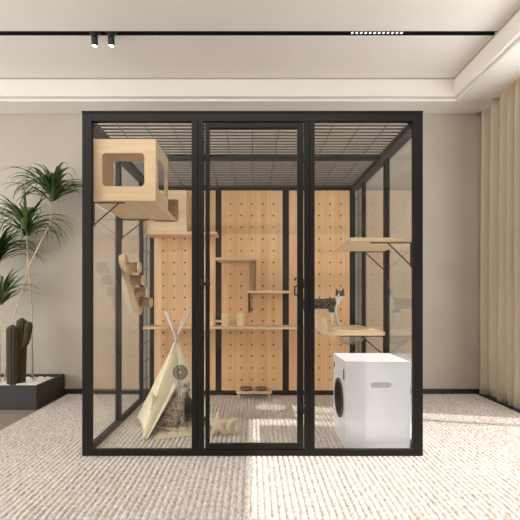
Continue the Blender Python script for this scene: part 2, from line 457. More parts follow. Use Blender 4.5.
# pegboards with real drilled holes
def pegboard(x0, x1):
    mb = MB(); xc = (x0+x1)/2; h0, h1 = .048, 2.10; p, q = .111, .1205
    ue = [x0]+[xc+(i-1.5)*p for i in range(4)]+[x1]; rows = [1.964-q*k for k in range(16)][::-1]
    ve = [h0]+[(rows[i]+rows[i+1])/2 for i in range(15)]+[h1]
    for i in range(5):
        cx = xc+(i-2)*p
        for j in range(16):
            cz = rows[j]; ring = [(cx+.0098*math.cos(PI/4*k+PI/8*0), cz+.0098*math.sin(PI/4*k)) for k in range(8)]
            u0, u1, v0, v1 = ue[i], ue[i+1], ve[j], ve[j+1]
            ou = [(u1, cz), (u1, v1), (cx, v1), (u0, v1), (u0, cz), (u0, v0), (cx, v0), (u1, v0)]
            vs = [(u, 4.108, v) for u, v in ring]+[(u, 4.108, v) for u, v in ou]+[(u, 4.122, v) for u, v in ring]
            fs = []
            for k in range(8):
                z = (k+1) % 8; fs += [(k, z, 8+z, 8+k), (k, 16+k, 16+z, z)]
            mb.add(vs, fs)
    # rear skin, rim
    for a, b in (((x0, h0), (x1, h0)), ((x1, h0), (x1, h1)), ((x1, h1), (x0, h1)), ((x0, h1), (x0, h0))):
        mb.add([(a[0], 4.108, a[1]), (b[0], 4.108, b[1]), (b[0], 4.124, b[1]), (a[0], 4.124, a[1])], [(0, 1, 2, 3)])
    me = bpy.data.meshes.new('pegboard'); pl = world_loc(E)
    me.from_pydata([(v[0]-pl[0], v[1]-pl[1], v[2]-pl[2]) for v in mb.v], [], mb.f); me.materials.append(M['peg'])
    o = bpy.data.objects.new('pegboard', me); C.objects.link(o); o.parent = E
    bx(x0+.002, x1-.002, 4.1245, 4.13, h0+.002, h1-.002).build('dark_gap_sheet', M['black'], o)  # black sheet standing in for the shade seen through the holes
    return o
pegboard(-1.01, -.38); pegboard(-.318, .308); pegboard(.375, .997)
# the door
dm = bx(-.301, -.275, 2.552, 2.583, .045, 2.126); dm.box(.287, .325, 2.552, 2.583, .045, 2.126)
dm.box(-.275, .287, 2.552, 2.583, 2.094, 2.126); dm.box(-.275, .287, 2.552, 2.583, .045, .074)
D = dm.build('door', F, E, B)
bx(-.275, .287, 2.566, 2.572, .074, 2.094).build('door_glass', M['glass'], D)
mb = MB()                                        # latch at the left stile: two small curled levers joined by a bar
mb.tube([(-.338, 2.545, 1.098), (-.268, 2.545, 1.098)], .0045, 8)
for x in (-.325, -.288):
    mb.tube([(x, 2.552, 1.125), (x+.004, 2.54, 1.120), (x+.004, 2.538, 1.098), (x+.004, 2.54, 1.076), (x, 2.552, 1.070)], .005, 8)
mb.box(-.312, -.298, 2.538, 2.56, 1.088, 1.108)
mb.build('latch', M['black'], D)
for h in (1.10, .30, 1.90):
    MB().tube([(.329, 2.548, h-.03), (.329, 2.548, h+.03)], .006, 10).build('hinge', M['black'], D)
mb = MB(); mb.tube([(.283, 2.588, 1.135), (.277, 2.608, 1.135), (.277, 2.608, 1.12)], .005, 8)
mb.tube([(.283, 2.588, 1.085), (.276, 2.612, 1.08), (.276, 2.612, 1.03), (.283, 2.588, 1.025)], .006, 8)
mb.build('door_handle', M['black'], D)

# ------------------------------------------------------------------ shelves, cubes, brackets
def bracket(parent, side, y, xin, xd, h, drop, xw=1.05):
    """L of a thin flat arm under the board and a diagonal stay going out to the side frame"""
    mb = MB(); a, b = sorted((side*xin, side*xw)); mb.box(a, b, y, y+.014, h-.006, h)
    p = Vector((side*xd, y+.007, h-.004)); q = Vector((side*xw, y+.007, h-drop)); mb.tube([p, q], .0045, 6)
    a, b = sorted((side*(xw-.005), side*xw)); mb.box(a, b, y, y+.014, h-drop-.01, h)
    return mb.build('bracket', M['black'], parent)

def cube(name, x0, x1, y0, y1, z0, z1, win, label, side_win=True, base_to=None, back_open=True):
    t = thing(name, ((x0+x1)/2, (y0+y1)/2, z0), label, 'cat cube', 'open wooden cubes on the left')
    w = .016
    u0, u1, v0, v1 = win
    mb = MB(); mb.plate((x0, x1, z0, z1), rrect(u0, u1, v0, v1, .026), lambda u, v, q: (u, q, v), y0, y0+w)
    mb.build('front_panel', M['pine_x'], t)
    bx(x0, x1, y0+w, y1, z1-w, z1).build('top_panel', M['pine_y'], t)
    bx(x0, x1, y0+w, base_to or y1, z0, z0+w).build('base_panel', M['pine_y'], t)
    bx(x0, x0+w, y0+w, y1, z0+w, z1-w).build('side_panel', M['pine_y'], t)
    if side_win:
        m = .07
        mb = MB(); mb.plate((y0+w, y1, z0+w, z1-w), rrect(y0+m, y1-m*.9, v0, v1, .03), lambda u, v, q: (q, u, v), x1-w, x1)
        mb.build('side_panel', M['pine_y'], t)
    else: bx(x1-w, x1, y0+w, y1, z0+w, z1-w).build('side_panel', M['pine_y'], t)
    return t
b1 = cube('cat_cube', -1.052, -.630, 2.60, 2.985, 1.640, 2.041, (-.979, -.703, 1.733, 1.950),
          'upper pale wooden cube with rounded square window, nearest the front glass', base_to=3.27)
bracket(b1, -1, 2.64, .845, .884, 1.640, .150); bracket(b1, -1, 3.24, .84, .872, 1.640, .150, 1.06)
b2 = cube('cat_cube', -1.045, -.640, 3.87, 4.10, 1.640, 2.041, (-.96, -.715, 1.733, 1.950),
          'pale wooden cube standing on the rear shelf against the pegboard')
b2.children[0].location = b2.children[0].location

def shelf(x0, x1, y0, y1, z0, z1, label, name='wall_shelf', mat='pine_x'):
    t = thing(name, ((x0+x1)/2, y1, z0), label, 'shelf')
    bx(x0, x1, y0, y1, z0, z1).build('board', M[mat], t, .004)
    return t
shelf(-1.045, -.345, 3.86, 4.105, 1.612, 1.6395, 'wooden wall shelf under the rear wooden cube')
shelf(-.353, .038, 3.80, 4.105, 1.359, 1.385, 'short wooden shelf on top of the upright sisal post')
s3 = shelf(-.05, .362, 3.82, 4.105, 1.044, 1.068, 'short wooden shelf under the upright sisal post')
mb = bx(-.042, -.026, 4.085, 4.107, .845, 1.044); mb.box(-.042, -.026, 3.86, 4.105, 1.037, 1.044)
mb.build('bracket', M['black'], s3)
shelf(-1.045, .56, 3.80, 4.105, .702, .720, 'long low wooden shelf running along the rear pegboards')
s5 = shelf(.637, 1.05, 2.60, 3.23, 1.375, 1.401, 'wide wooden shelf high on the right side glass')
bracket(s5, 1, 2.64, .78, .897, 1.375, .155); bracket(s5, 1, 3.19, .78, .896, 1.375, .155, 1.06)
# sisal post between two shelves
sp = thing('scratching_post', (0, 3.98, 1.068), 'upright sisal wrapped scratching post between two short shelves', 'scratching post')
mb = MB(); prof = []
for k in range(59): prof.append((.036+.0016*math.sin(k*PI/2*1.0), 1.07+.286*k/58))
mb.lathe([(0, 1.069)]+prof+[(0, 1.357)], (0, 3.98, 0), 24); mb.build('sisal_wrap', M['sisal'], sp)
# roller toy on the long shelf
rt = thing('arched_wooden_toy', (-.27, 3.95, .72), 'small pale toy of three arched wooden plates on a rod, on the long shelf', 'cat toy')
def arch_plate(xc, w, y0, y1, z0, z1):
    pts = [(xc-w/2, z0), (xc+w/2, z0)]+[(xc+w/2*math.cos(a)*1.0, z1-w/2*.55+w/2*.55*math.sin(a)) for a in [PI*k/10 for k in range(11)]]
    n = len(pts); vs = [(x, y0, z) for x, z in pts]+[(x, y1, z) for x, z in pts]
    mb = MB(); mb.add(vs, [tuple(range(n)), tuple(range(2*n-1, n-1, -1))]+[(k, (k+1) % n, n+(k+1) % n, n+k) for k in range(n)]); return mb
for xc in (-.415, -.272, -.122): arch_plate(xc, .068, 3.94, 3.965, .72, .852).build('plate', M['light_wood'], rt, .003)
MB().tube([(-.44, 3.98, .765), (-.13, 3.98, .765)], .012, 12).build('rod', M['light_wood'], rt)

# diagonal climber on the left glass
cl = thing('climbing_steps', (-1.03, 3.14, .9), 'slanted wooden board with four round sisal pegs on the left glass', 'cat climber')
p0 = Vector((0, 3.13, 1.335)); p1 = Vector((0, 3.61, .865)); d = (p1-p0).normalized(); nrm = Vector((0, d.z, -d.y))
mb = MB(); pts = []; w = .042; L = (p1-p0).length
for k in range(9): a = -PI/2-PI*k/8; pts.append((p0+d*(w+w*math.cos(a))+nrm*(w*math.sin(a))))
for k in range(9): a = PI/2-PI*k/8; pts.append((p0+d*(L-w+w*math.cos(a))+nrm*(w*math.sin(a))))
n = len(pts); mb.add([(-1.045, p.y, p.z) for p in pts]+[(-.995, p.y, p.z) for p in pts],
      [tuple(range(n)), tuple(range(2*n-1, n-1, -1))]+[(k, (k+1) % n, n+(k+1) % n, n+k) for k in range(n)])
mb.build('board', M['pine_y'], cl, .004)
for (y, z) in ((3.18, 1.245), (3.29, 1.150), (3.42, 1.052), (3.54, .960)):
    st = MB(); st.tube([(-.995, y, z), (-.905, y, z)], .041, 24); so = st.build('peg', M['sisal'], cl)
    MB().tube([(-.905, y, z), (-.896, y, z), (-.890, y, z)], [.042, .042, .038], 24).build('end_cap', M['pine_x'], so)

# right platform with the clear hanging bowl
pf = thing('bowl_platform', (.82, 3.53, .71), 'low wooden platform with slatted side and round bowl hole, on the right glass', 'cat platform')
mb = MB(); circ = [(.865+.145*math.cos(2*PI*k/40), 3.53+.145*math.sin(2*PI*k/40)) for k in range(40)]
mb.plate((.598, 1.05, 3.17, 3.90), circ, lambda u, v, q: (u, v, q), .716, .734); mb.build('board', M['pine_x'], pf)
mb = bx(.598, 1.05, 3.17, 3.188, .706, .716)
mb.build('front_rail', M['pine_x'], pf, .002)
mb = MB(); y = 3.17
while y < 3.89: mb.box(.584, .597, y, min(3.90, y+.085), .70, .845); y += .135
mb.box(.588, .598, 3.17, 3.90, .712, .732)
mb.build('slatted_side', M['pine_z'], pf, .002)
mb = MB(); prof = [(.150*math.cos(a), -.150*math.sin(a)) for a in [PI/2*k/12 for k in range(13)]]
mb.lathe([(.163, .004), (.163, 0)]+prof+[(r*.975, z*.975) for r, z in prof[::-1]]+[(.150, .004), (.163, .004)], (.865, 3.53, .7345), 40)
mb.build('clear_bowl', M['acrylic'], pf)
bracket(pf, 1, 3.19, .70, .876, .700, .155)

# ------------------------------------------------------------------ white litter box
lb = thing('litter_box', (.83, 2.85, 0), 'white boxy cat litter box with round dark entrance, beside right glass', 'litter box')
x0, x1, y0, y1, zt = .617, 1.045, 2.655, 3.045, .577
mb = bx(x0+.012, x1, y0, y1, .002, zt); 
body = MB()
hole = [(2.845+.125*math.cos(2*PI*k/40), .300+.125*math.sin(2*PI*k/40)) for k in range(40)]
body.plate((y0, y1, .003, zt), hole, lambda u, v, q: (q, u, v), x0, x0+.02)
body.box(x1-.02, x1, y0, y1, .003, zt); body.box(x0+.02, x1-.02, y1-.02, y1, .003, zt)
body.box(x0+.02, x1-.02, y0, y1-.02, zt-.02, zt); body.box(x0+.02, x1-.02, y0, y1-.02, .003, .03)
hp = rrect(.785, .925, .405, .447, .020)
body.plate((x0+.02, x1-.02, .03, zt-.02), hp, lambda u, v, q: (u, q, v), y0, y0+.02)
body.build('casing', M['white'], lb)
bx(x0+.001, x1+.001, y0-.001, y1+.001, zt-.0, zt+.008).build('lid', M['white'], lb, .003)
bx(.775, .935, y0+.018, y0+.024, .395, .457).build('handle_recess', M['offwhite'], lb)
rg = MB(); R = [(.137, -.004), (.137, .008), (.118, .008), (.118, -.004)]
vs = []; fs = []; n = 40
for k in range(n):
    a = 2*PI*k/n
    for r, q in R: vs.append((x0-q, 2.845+r*math.cos(a), .300+r*math.sin(a)))
for k in range(n):
    for i in range(4): fs.append((k*4+i, ((k+1) % n)*4+i, ((k+1) % n)*4+(i+1) % 4, k*4+(i+1) % 4))
rg.add(vs, fs, True); rg.build('entrance_ring', M['cavity'], lb)
dr = MB(); vs = []; n = 40
prof = [(.124, .004), (.128, .10), (.128, .30), (0, .32)]
for k in range(n):
    a = 2*PI*k/n
    for r, q in prof: vs.append((x0+q, 2.845+r*math.cos(a), .300+r*math.sin(a)))
fs = [(k*4+i, ((k+1) % n)*4+i, ((k+1) % n)*4+i+1, k*4+i+1) for k in range(n) for i in range(3)]
dr.add(vs, fs, True); dr.build('drum', M['cavity'], lb)
bx(x0-.004, x0+.002, 2.995, 3.012, .488, .525).build('button', M['black'], lb, .001)
bx(x0-.004, x0+.002, 2.690, 2.708, .455, .525).build('button', M['black'], lb, .001)
bx(x0-.0015, x0, y0+.02, y1-.02, .118, .121).build('panel_seam', M['offwhite'], lb)
for (x, y) in ((x0+.03, y0+.03), (x1-.03, y0+.03), (x0+.03, y1-.03), (x1-.03, y1-.03)):
    MB().tube([(x, y, 0), (x, y, .006)], .015, 12).build('foot', M['cavity'], lb)

# ------------------------------------------------------------------ feeding stand with two bowls
fs_ = thing('feeding_stand', (.02, 3.99, 0), 'low pale stand holding two pet bowls against the pegboard', 'feeding stand')
mb = MB(); n = 24
pts = rrect(-.165, .195, 3.93, 4.055, .05, 6)
nn = len(pts); mb.add([(x, y, .052) for x, y in pts]+[(x, y, .078) for x, y in pts],
    [tuple(range(nn)), tuple(range(2*nn-1, nn-1, -1))]+[(k, (k+1) % nn, nn+(k+1) % nn, nn+k) for k in range(nn)])
mb.build('top', M['stone'], fs_, .004)
for x in (-.135, .165):
    for y in (3.955, 4.03): MB().tube([(x, y, 0), (x, y, .052)], .012, 12).build('leg', M['stone'], fs_)
for x, wh in ((-.062, 'left'), (.088, 'right')):
    o = MB().lathe([(0, 0), (.048, 0), (.060, .012), (.062, .026), (.056, .027), (.050, .010), (0, .006)], (x, 3.99, .0785), 28)
    tag(o.build('pet_bowl', M['bowl'], loc=(x, 3.99, .0785)), 'dark brown round pet bowl, %s one on the feeding stand' % wh, 'bowl', 'pet bowls on the stand')

# ------------------------------------------------------------------ teepee
A, Cc, Bb, Dd = Vector((-.79, 2.84, 0)), Vector((-.245, 3.02, 0)), Vector((-.965, 3.31, 0)), Vector((-.42, 3.49, 0))
T = Vector((-.60, 3.165, .695))
tp = thing('pet_teepee', (-.60, 3.165, 0), 'cream canvas pet teepee with crossed poles on the rug', 'pet tent')
def lerp(a, b, t): return a+(b-a)*t
def patch(P00, P10, P01, P11, nu, nv, off, sag, wr=.004):
    """bilinear cloth patch, sagging along off"""
    vs = []; fs = []
    for j in range(nv+1):
        for i in range(nu+1):
            u, v = i/nu, j/nv
            p = lerp(lerp(P00, P10, u), lerp(P01, P11, u), v)
            p = p+off*(sag*4*u*(1-u)*(1-v)+wr*mnoise.noise(p*9))
            if v == 0: p.z = max(.002, p.z)
            vs.append(p)
    for j in range(nv):
        for i in range(nu): a = j*(nu+1)+i; fs.append((a, a+1, a+nu+2, a+nu+1))
    return vs, fs
cen = Vector((T.x, T.y, 0))
TT = Vector((T.x, T.y, T.z-.01)); ap = .012
def cloth(name, patches, label=None):
    mb = MB()
    for p in patches: mb.add(*p, True)
    o = mb.build(name, M['canvas'], tp); s = o.modifiers.new('t', 'SOLIDIFY'); s.thickness = .004
    return o
def out(a, b): m = (a+b)/2-cen; m.z = 0; return m.normalized()
def top(a): return lerp(a, TT, .965)
o_ = out(A, Bb); cloth('left_panel', [patch(A+Vector((0, 0, .004)), Bb+Vector((0, 0, .004)), top(A), top(Bb), 14, 18, o_, -.03)])
o_ = out(Bb, Dd); cloth('rear_panel', [patch(Bb, Dd, top(Bb), top(Dd), 12, 14, o_, -.02)])
o_ = out(Cc, Dd); cloth('right_panel', [patch(Cc, Dd, top(Cc), top(Dd), 14, 18, o_, -.02)])
o_ = out(A, Cc)
def on(t, h):                          # point on the front face, t across, h up
    return lerp(lerp(A, Cc, t), TT, h)
Ot = on(.52, .52); Oa = on(.075, 0.004); Oc = on(.93, .004)
cloth('front_panel', [patch(A, Oa, top(A), Ot, 4, 18, o_, .01), patch(Oc, Cc, Ot, top(Cc), 4, 18, o_, .01),
                      patch(Ot, Ot, top(A), top(Cc), 6, 6, o_, 0, 0)])
# folded-back left flap with its tie
mb = MB(); vs = []; fs = []; nu, nv = 6, 18
for j in range(nv+1):
    v = j/nv; e = lerp(Oa, Ot, v); inn = on(.075+.02+(.10*math.sin(PI*min(1, v*1.15))), 0)*(1-v)+Ot*v
    for i in range(nu+1):
        u = i/nu; p = lerp(e, on(.02+.03*v, v*.52)*.35+e*.65, u)+o_*(.016*math.sin(PI*u)+.004); p.z = max(p.z, .004); vs.append(p)
for j in range(nv):
    for i in range(nu): a = j*(nu+1)+i; fs.append((a, a+1, a+nu+2, a+nu+1))
mb.add(vs, fs, True); o = mb.build('rolled_flap', M['canvas'], tp); s = o.modifiers.new('t', 'SOLIDIFY'); s.thickness = .005
for a in (A, Cc, Bb, Dd):
    dd = (T-a).normalized(); ln = (T-a).length
    off = (a-cen); off.z = 0; off.normalize()
    st = a-off*.065+Vector((0, 0, .004)); k = T-a
    en = T+Vector((k.x*.30, k.y*.30, .205))
    MB().tube([st, T+Vector((-off.x*.004, -off.y*.004, 0)), en], [.009, .009, .008], 10).build('pole', M['pole'], tp)
for dx in (-.016, .012): MB().sphere((T.x+dx, T.y-.03, .668), .006).build('toggle', M['black'], tp)
# left side tie
mb = MB(); q = lerp(A, TT, .40)+out(A, Bb)*.02; mb.tube([q+Vector((-.02, 0, .03)), q+Vector((0, -.01, .0)), q+Vector((-.004, -.01, -.06)), q+Vector((-.02, 0, -.1))], [.012, .016, .010, .006], 8); mb.build('tie', M['canvas'], tp)
# woven medallion with tassels on the front face
mc = Vector((-.545, 3.045, .437)); 
fn = (Cc-A).cross(TT-A).normalized()
if fn.y > 0: fn = -fn
fu = (Cc-A).normalized(); fv = fn.cross(fu); fv = -fv if fv.z < 0 else fv
mc = on(.56, .625)+fn*.016
md = MB()
md.tube([mc+fu*.054*math.cos(a)+fv*.054*math.sin(a) for a in [2*PI*k/24 for k in range(25)]], .003, 6)
md.tube([mc+fu*.018*math.cos(a)+fv*.018*math.sin(a) for a in [2*PI*k/12 for k in range(13)]], .003, 6)
for k in range(20):
    a = 2*PI*k/20; md.tube([mc+(fu*math.cos(a)+fv*math.sin(a))*.018, mc+(fu*math.cos(a)+fv*math.sin(a))*.052], [.0018, .0042], 6)
med = md.build('medallion', M['grey_thread'], tp)
mb = MB()
for k in range(9):
    x = -.048+.012*k; l = .11+.055*math.sin(PI*(k+.5)/9)
    q = mc+fu*x-fv*math.sqrt(max(0, .054**2-x*x)); q = q+fn*.004; mb.tube([q, q-fv*l*.5+fn*.004, q-fv*l*.8+fn*.006+Vector((0, 0, -l*.2))], [.003, .0035, .0025], 6)
mb.build('tassel', M['cream_thread'], med)
# quilted mat
def slab_blob(cx, cy, w, d, rot, h, q=5):
    mb = MB(); n = 40; vs = []; fs = []
    def hh(u, v):
        e = (1-abs(2*u-1)**6)*(1-abs(2*v-1)**6); t = abs(math.sin(PI*u*q))**.5*abs(math.sin(PI*v*q))**.5
        return e*(.55+.45*t)*h
    for sgn in (1, 0):
        for j in range(n+1):
            for i in range(n+1):
                u, v = i/n, j/n; x = (u-.5)*w; y = (v-.5)*d; z = hh(u, v)*sgn+.002
                vs.append((cx+x*math.cos(rot)-y*math.sin(rot), cy+x*math.sin(rot)+y*math.cos(rot), z+.001))
        o = 0 if sgn else (n+1)**2
        for j in range(n):
            for i in range(n): a = o+j*(n+1)+i; fs.append((a, a+1, a+n+2, a+n+1))
    mb.add(vs, fs, True); return mb
rot = math.atan2(Cc.y-A.y, Cc.x-A.x)
mt = slab_blob(-.55, 3.10, .44, .42, rot, .034); tag(mt.build('tent_mat', M['cushion'], loc=(-.55, 3.1, 0)), 'beige quilted mat lying inside the canvas teepee', 'mat')

# ------------------------------------------------------------------ star and moon cushions
def star_cushion():
    mb = MB(); c = Vector((-.253, 2.955, .078)); ang0 = .35
    arms = []
    for k in range(5):
        a = ang0+2*PI*k/5; arms.append((math.cos(a), math.sin(a)))
    nrm = Vector((.1, -.75, .5)).normalized(); u = Vector((1, 0.1, 0)).normalized(); v = nrm.cross(u)*-1
    if v.z < 0: v = -v
    for ca, sa in arms:
        d = u*ca+v*sa
        mb.tube([c, c+d*.04, c+d*.085], [.034, .027, .011], 12); mb.sphere(c+d*.085, .012)
    mb.sphere(c, .034)
    me = fuse(mb, 'star', .005, 6); me.materials.append(M['cushion'])
    o = bpy.data.objects.new('star_cushion', me); C.objects.link(o)
    zs = min(v.co.z for v in me.vertices); o.location.z = .002-zs
    return tag(o, 'small beige star shaped cushion beside the teepee', 'cushion')
star_cushion()
def moon_cushion():
    mb = MB(); c = Vector((-.110, 2.925, .07)); pts = []; rs = []
    for k in range(13):
        a = math.radians(70+220*k/12); pts.append(c+Vector((math.cos(a)*.052, .012*math.sin(a)*-1, math.sin(a)*.052))); rs.append(.007+.022*math.sin(PI*k/12))
    limb(mb, pts, rs)
    me = fuse(mb, 'moon', .005, 4); me.materials.append(M['cushion'])
    o = bpy.data.objects.new('moon_cushion', me); C.objects.link(o)
    zs = min(v.co.z for v in me.vertices); o.location.z = .002-zs
    return tag(o, 'small beige crescent moon cushion right of the star cushion', 'cushion')
moon_cushion()

# ------------------------------------------------------------------ cats
def paint(me, fn):
    ca = me.color_attributes.new('coat', 'FLOAT_COLOR', 'POINT')
    for i, v in enumerate(me.vertices): ca.data[i].color = fn(v.co)
def sm(a, b, x):
    t = min(1, max(0, (x-a)/(b-a))); return t*t*(3-2*t)
def mixc(a, b, t): return tuple(p+(q-p)*t for p, q in zip(a, b))
def cat_head(mb, hc, fw, r, tilt=0):
    """skull, cheeks, muzzle, ears; fw = unit facing direction"""
    fw = Vector(fw).normalized(); up = Vector((0, 0, 1)); up = (up-fw*up.dot(fw)).normalized(); rt = fw.cross(up)
    mb.sphere(hc, r, 16, 12, (1, 1, .93))
    mb.sphere(hc+fw*r*.55-up*r*.28, r*.55, 14, 10)
    mb.sphere(hc+fw*r*.92-up*r*.38, r*.36, 12, 8)
    for s in (-1, 1):
        mb.sphere(hc+fw*r*.35+rt*s*r*.5-up*r*.3, r*.5, 12, 8)
        b = hc+rt*s*r*.58+up*r*.62-fw*r*.05
        mb.tube([b-up*r*.25, b+up*r*.35+rt*s*r*.12, b+up*r*.98+rt*s*r*.30], [r*.42, r*.30, r*.06], 10)
    return fw, up, rt
coat = attr_mat('cat_coat')
# standing black-and-white cat, hind feet on the long shelf, forefeet on the platform
mb = MB(); y = 3.845
limb(mb, [(.492, y, .932), (.56, y, .936), (.66, y, .930), (.745, y, .938), (.795, y, .952)], [.058, .058, .060, .061, .046])
limb(mb, [(.795, y, .955), (.825, y-.006, .99), (.834, y-.012, 1.015)], [.042, .032, .032])
hc = Vector((.837, y-.018, 1.028)); fw, up, rt = cat_head(mb, hc, (-.48, -.86, -.12), .043)
for (dx, dy, fx) in ((.762, -.026, .752), (.785, .026, .832)):       # front legs
    limb(mb, [(dx, y+dy, .925), (dx-.004+(fx-dx)*.4, y+dy, .845), ((dx+fx)/2+(fx-dx)*.3, y+dy, .785), (fx, y+dy, .750)], [.034, .022, .0135, .0125])
    limb(mb, [(fx, y+dy, .749), (fx+.024, y+dy-.003, .7455)], [.0125, .0115])
for dy in (-.026, .026):                                             # hind legs with knee forward, hock back
    limb(mb, [(.500, y+dy, .915), (.530, y+dy*1.1, .865), (.480, y+dy, .80), (.495, y+dy, .738)], [.046, .034, .016, .013])
    limb(mb, [(.495, y+dy, .735), (.520, y+dy, .7325)], [.0125, .0115])
limb(mb, [(.462, y+.02, .945), (.452, y+.06, .93), (.455, y+.09, .88), (.462, y+.10, .82), (.470, y+.10, .78)], [.018, .014, .013, .012, .010])
me = fuse(mb, 'standing_cat', .0055, 5)
DK, GY, WH, PK = srgb(62, 56, 50), srgb(136, 126, 110), srgb(238, 232, 226), srgb(214, 160, 150)
def coat1(p):
    n = mnoise.noise(p*30); n2 = mnoise.noise(Vector((p.x*60, p.y*40, p.z*90)))
    base = mixc(DK, GY, sm(.0, .5, n2+.25*n)*.75)
    w = 0
    if p.x < .72: w = max(w, 1-sm(.888, .900, p.z+.008*n))                      # belly and hind legs
    w = max(w, 1-sm(.845, .870, p.z+.01*n))
    if p.x > .772: w = max(w, sm(.785, .800, p.x+.010*n+.10*(p.z-.93)*-1)*(1-sm(1.0, 1.012, p.z)))   # chest
    q = p-hc; f = q.dot(fw); u = q.dot(up); r = q.dot(rt)
    if q.length < .085 and p.z > 1.0:
        w = 0
        blaze = 1-sm(.006, .011, abs(r)+.25*max(0, u+.002)); low = 1-sm(-.012, -.004, u)
        if f > .012: w = max(blaze*(1 if u < .025 else 0), low)
    c = mixc(base, WH, w)
    if f > .046 and abs(r) < .005 and -.014 < u < -.004 and q.length < .06: c = PK
    return (*c[:3], 1)
paint(me, coat1); me.materials.append(coat)
c1 = bpy.data.objects.new('cat', me); C.objects.link(c1)
tag(c1, 'black and white cat standing on the low right platform', 'cat')
def eyes(c, hc, fw, up, rt, r):
    for s in (-1, 1):
        p = hc+fw*r*.86+rt*s*r*.36+up*r*.10
        MB().sphere(p, r*.15, 12, 8).build('eye', M['eye'], c)
eyes(c1, hc, fw, up, rt, .043)
# sitting spotted cat in the tent mouth, in profile to the right
mb = MB(); y = 3.045; z0 = .034
limb(mb, [(-.640, y, .105), (-.625, y, .165), (-.585, y, .215), (-.548, y, .240)], [.062, .058, .050, .040])
limb(mb, [(-.635, y, .085), (-.585, y, .135), (-.560, y, .190)], [.056, .055, .046])
limb(mb, [(-.548, y, .240), (-.528, y, .275), (-.515, y-.002, .300)], [.036, .028, .027])
hc2 = Vector((-.508, y-.006, .315)); fw2, up2, rt2 = cat_head(mb, hc2, (.86, -.42, -.22), .0335)
for dy in (-.024, .024):
    limb(mb, [(-.552, y+dy, .205), (-.540, y+dy, .13), (-.532, y+dy, .07), (-.530, y+dy, z0+.014)], [.030, .020, .0145, .0135])
    limb(mb, [(-.530, y+dy, z0+.013), (-.508, y+dy-.003, z0+.0115)], [.0135, .012])
    limb(mb, [(-.645, y+dy*1.3, .095), (-.595, y+dy*1.7, .085), (-.625, y+dy*1.8, z0+.018)], [.046, .036, .018])
    limb(mb, [(-.625, y+dy*1.8, z0+.015), (-.572, y+dy*1.8, z0+.0125)], [.015, .013])
limb(mb, [(-.688, y, .068), (-.715, y-.03, z0+.016), (-.700, y-.085, z0+.014), (-.655, y-.105, z0+.013), (-.615, y-.108, z0+.012)], [.020, .015, .013, .012, .010])
me = fuse(mb, 'sitting_cat', .005, 5)
S1, S2, S3 = srgb(172, 158, 142), srgb(84, 74, 66), srgb(204, 192, 178)
def coat2(p):
    v = mnoise.voronoi(Vector((p.x*62, p.y*50, p.z*62)))[0]
    spot = 1-sm(.28, .48, v[0]); base = mixc(S1, S3, sm(-.2, .5, mnoise.noise(p*25)))
    q = p-hc2
    if q.length < .05: spot = (1-sm(.0, .35, abs(mnoise.noise(Vector((q.x*60, q.y*60, q.z*60))))*2.2))*.7
    if q.length < .075 and q.dot(up2) > .030: return (*srgb(150, 112, 96)[:3], 1)
    return (*mixc(base, S2, spot*.9)[:3], 1)
paint(me, coat2); me.materials.append(coat)
c2 = bpy.data.objects.new('cat', me); C.objects.link(c2)
tag(c2, 'grey spotted cat sitting upright in the mouth of the teepee', 'cat')
eyes(c2, hc2, fw2, up2, rt2, .0335)

# ------------------------------------------------------------------ planter, pebbles, plants
px0, px1, py0, py1 = -3.1, -1.955, 3.62, 4.165
pl = thing('planter_trough', (-2.5, 3.9, -.014), 'long low charcoal planter trough standing against the rear wall', 'planter')
mb = bx(px0, px1, py0, py0+.022, -.014, .206); mb.box(px0, px1, py1-.022, py1, -.014, .206)
mb.box(px0, px0+.022, py0+.022, py1-.022, -.014, .206); mb.box(px1-.022, px1, py0+.022, py1-.022, -.014, .206)
mb.box(px0+.022, px1-.022, py0+.022, py1-.022, -.014, .15)
mb.build('trough', M['planter'], pl, .003)
mb = MB()
ico = bmesh.new(); bmesh.ops.create_icosphere(ico, subdivisions=1, radius=1); iv = [v.co.copy() for v in ico.verts]; ifs = [tuple(v.index for v in f.verts) for f in ico.faces]; ico.free()
random.seed(3)
for k in range(2600):
    x = random.uniform(px0+.03, px1-.035); yy = random.uniform(py0+.035, py1-.035); r = random.uniform(.010, .019); zz = .158+random.uniform(0, .022)
    m_ = Matrix.Rotation(random.uniform(0, 6), 3, 'Z') @ Matrix.Rotation(random.uniform(0, 3), 3, 'X'); sc = Vector((r, r*random.uniform(.6, 1), r*random.uniform(.5, .8)))
    mb.add([(m_ @ Vector((v.x*sc.x, v.y*sc.y, v.z*sc.z)))+Vector((x, yy, zz)) for v in iv], ifs, True)
tag(mb.build('white_pebbles', M['pebble'], loc=(-2.5, 3.9, .15)), 'white pebbles covering the soil of the planter trough', 'pebbles', kind='stuff')

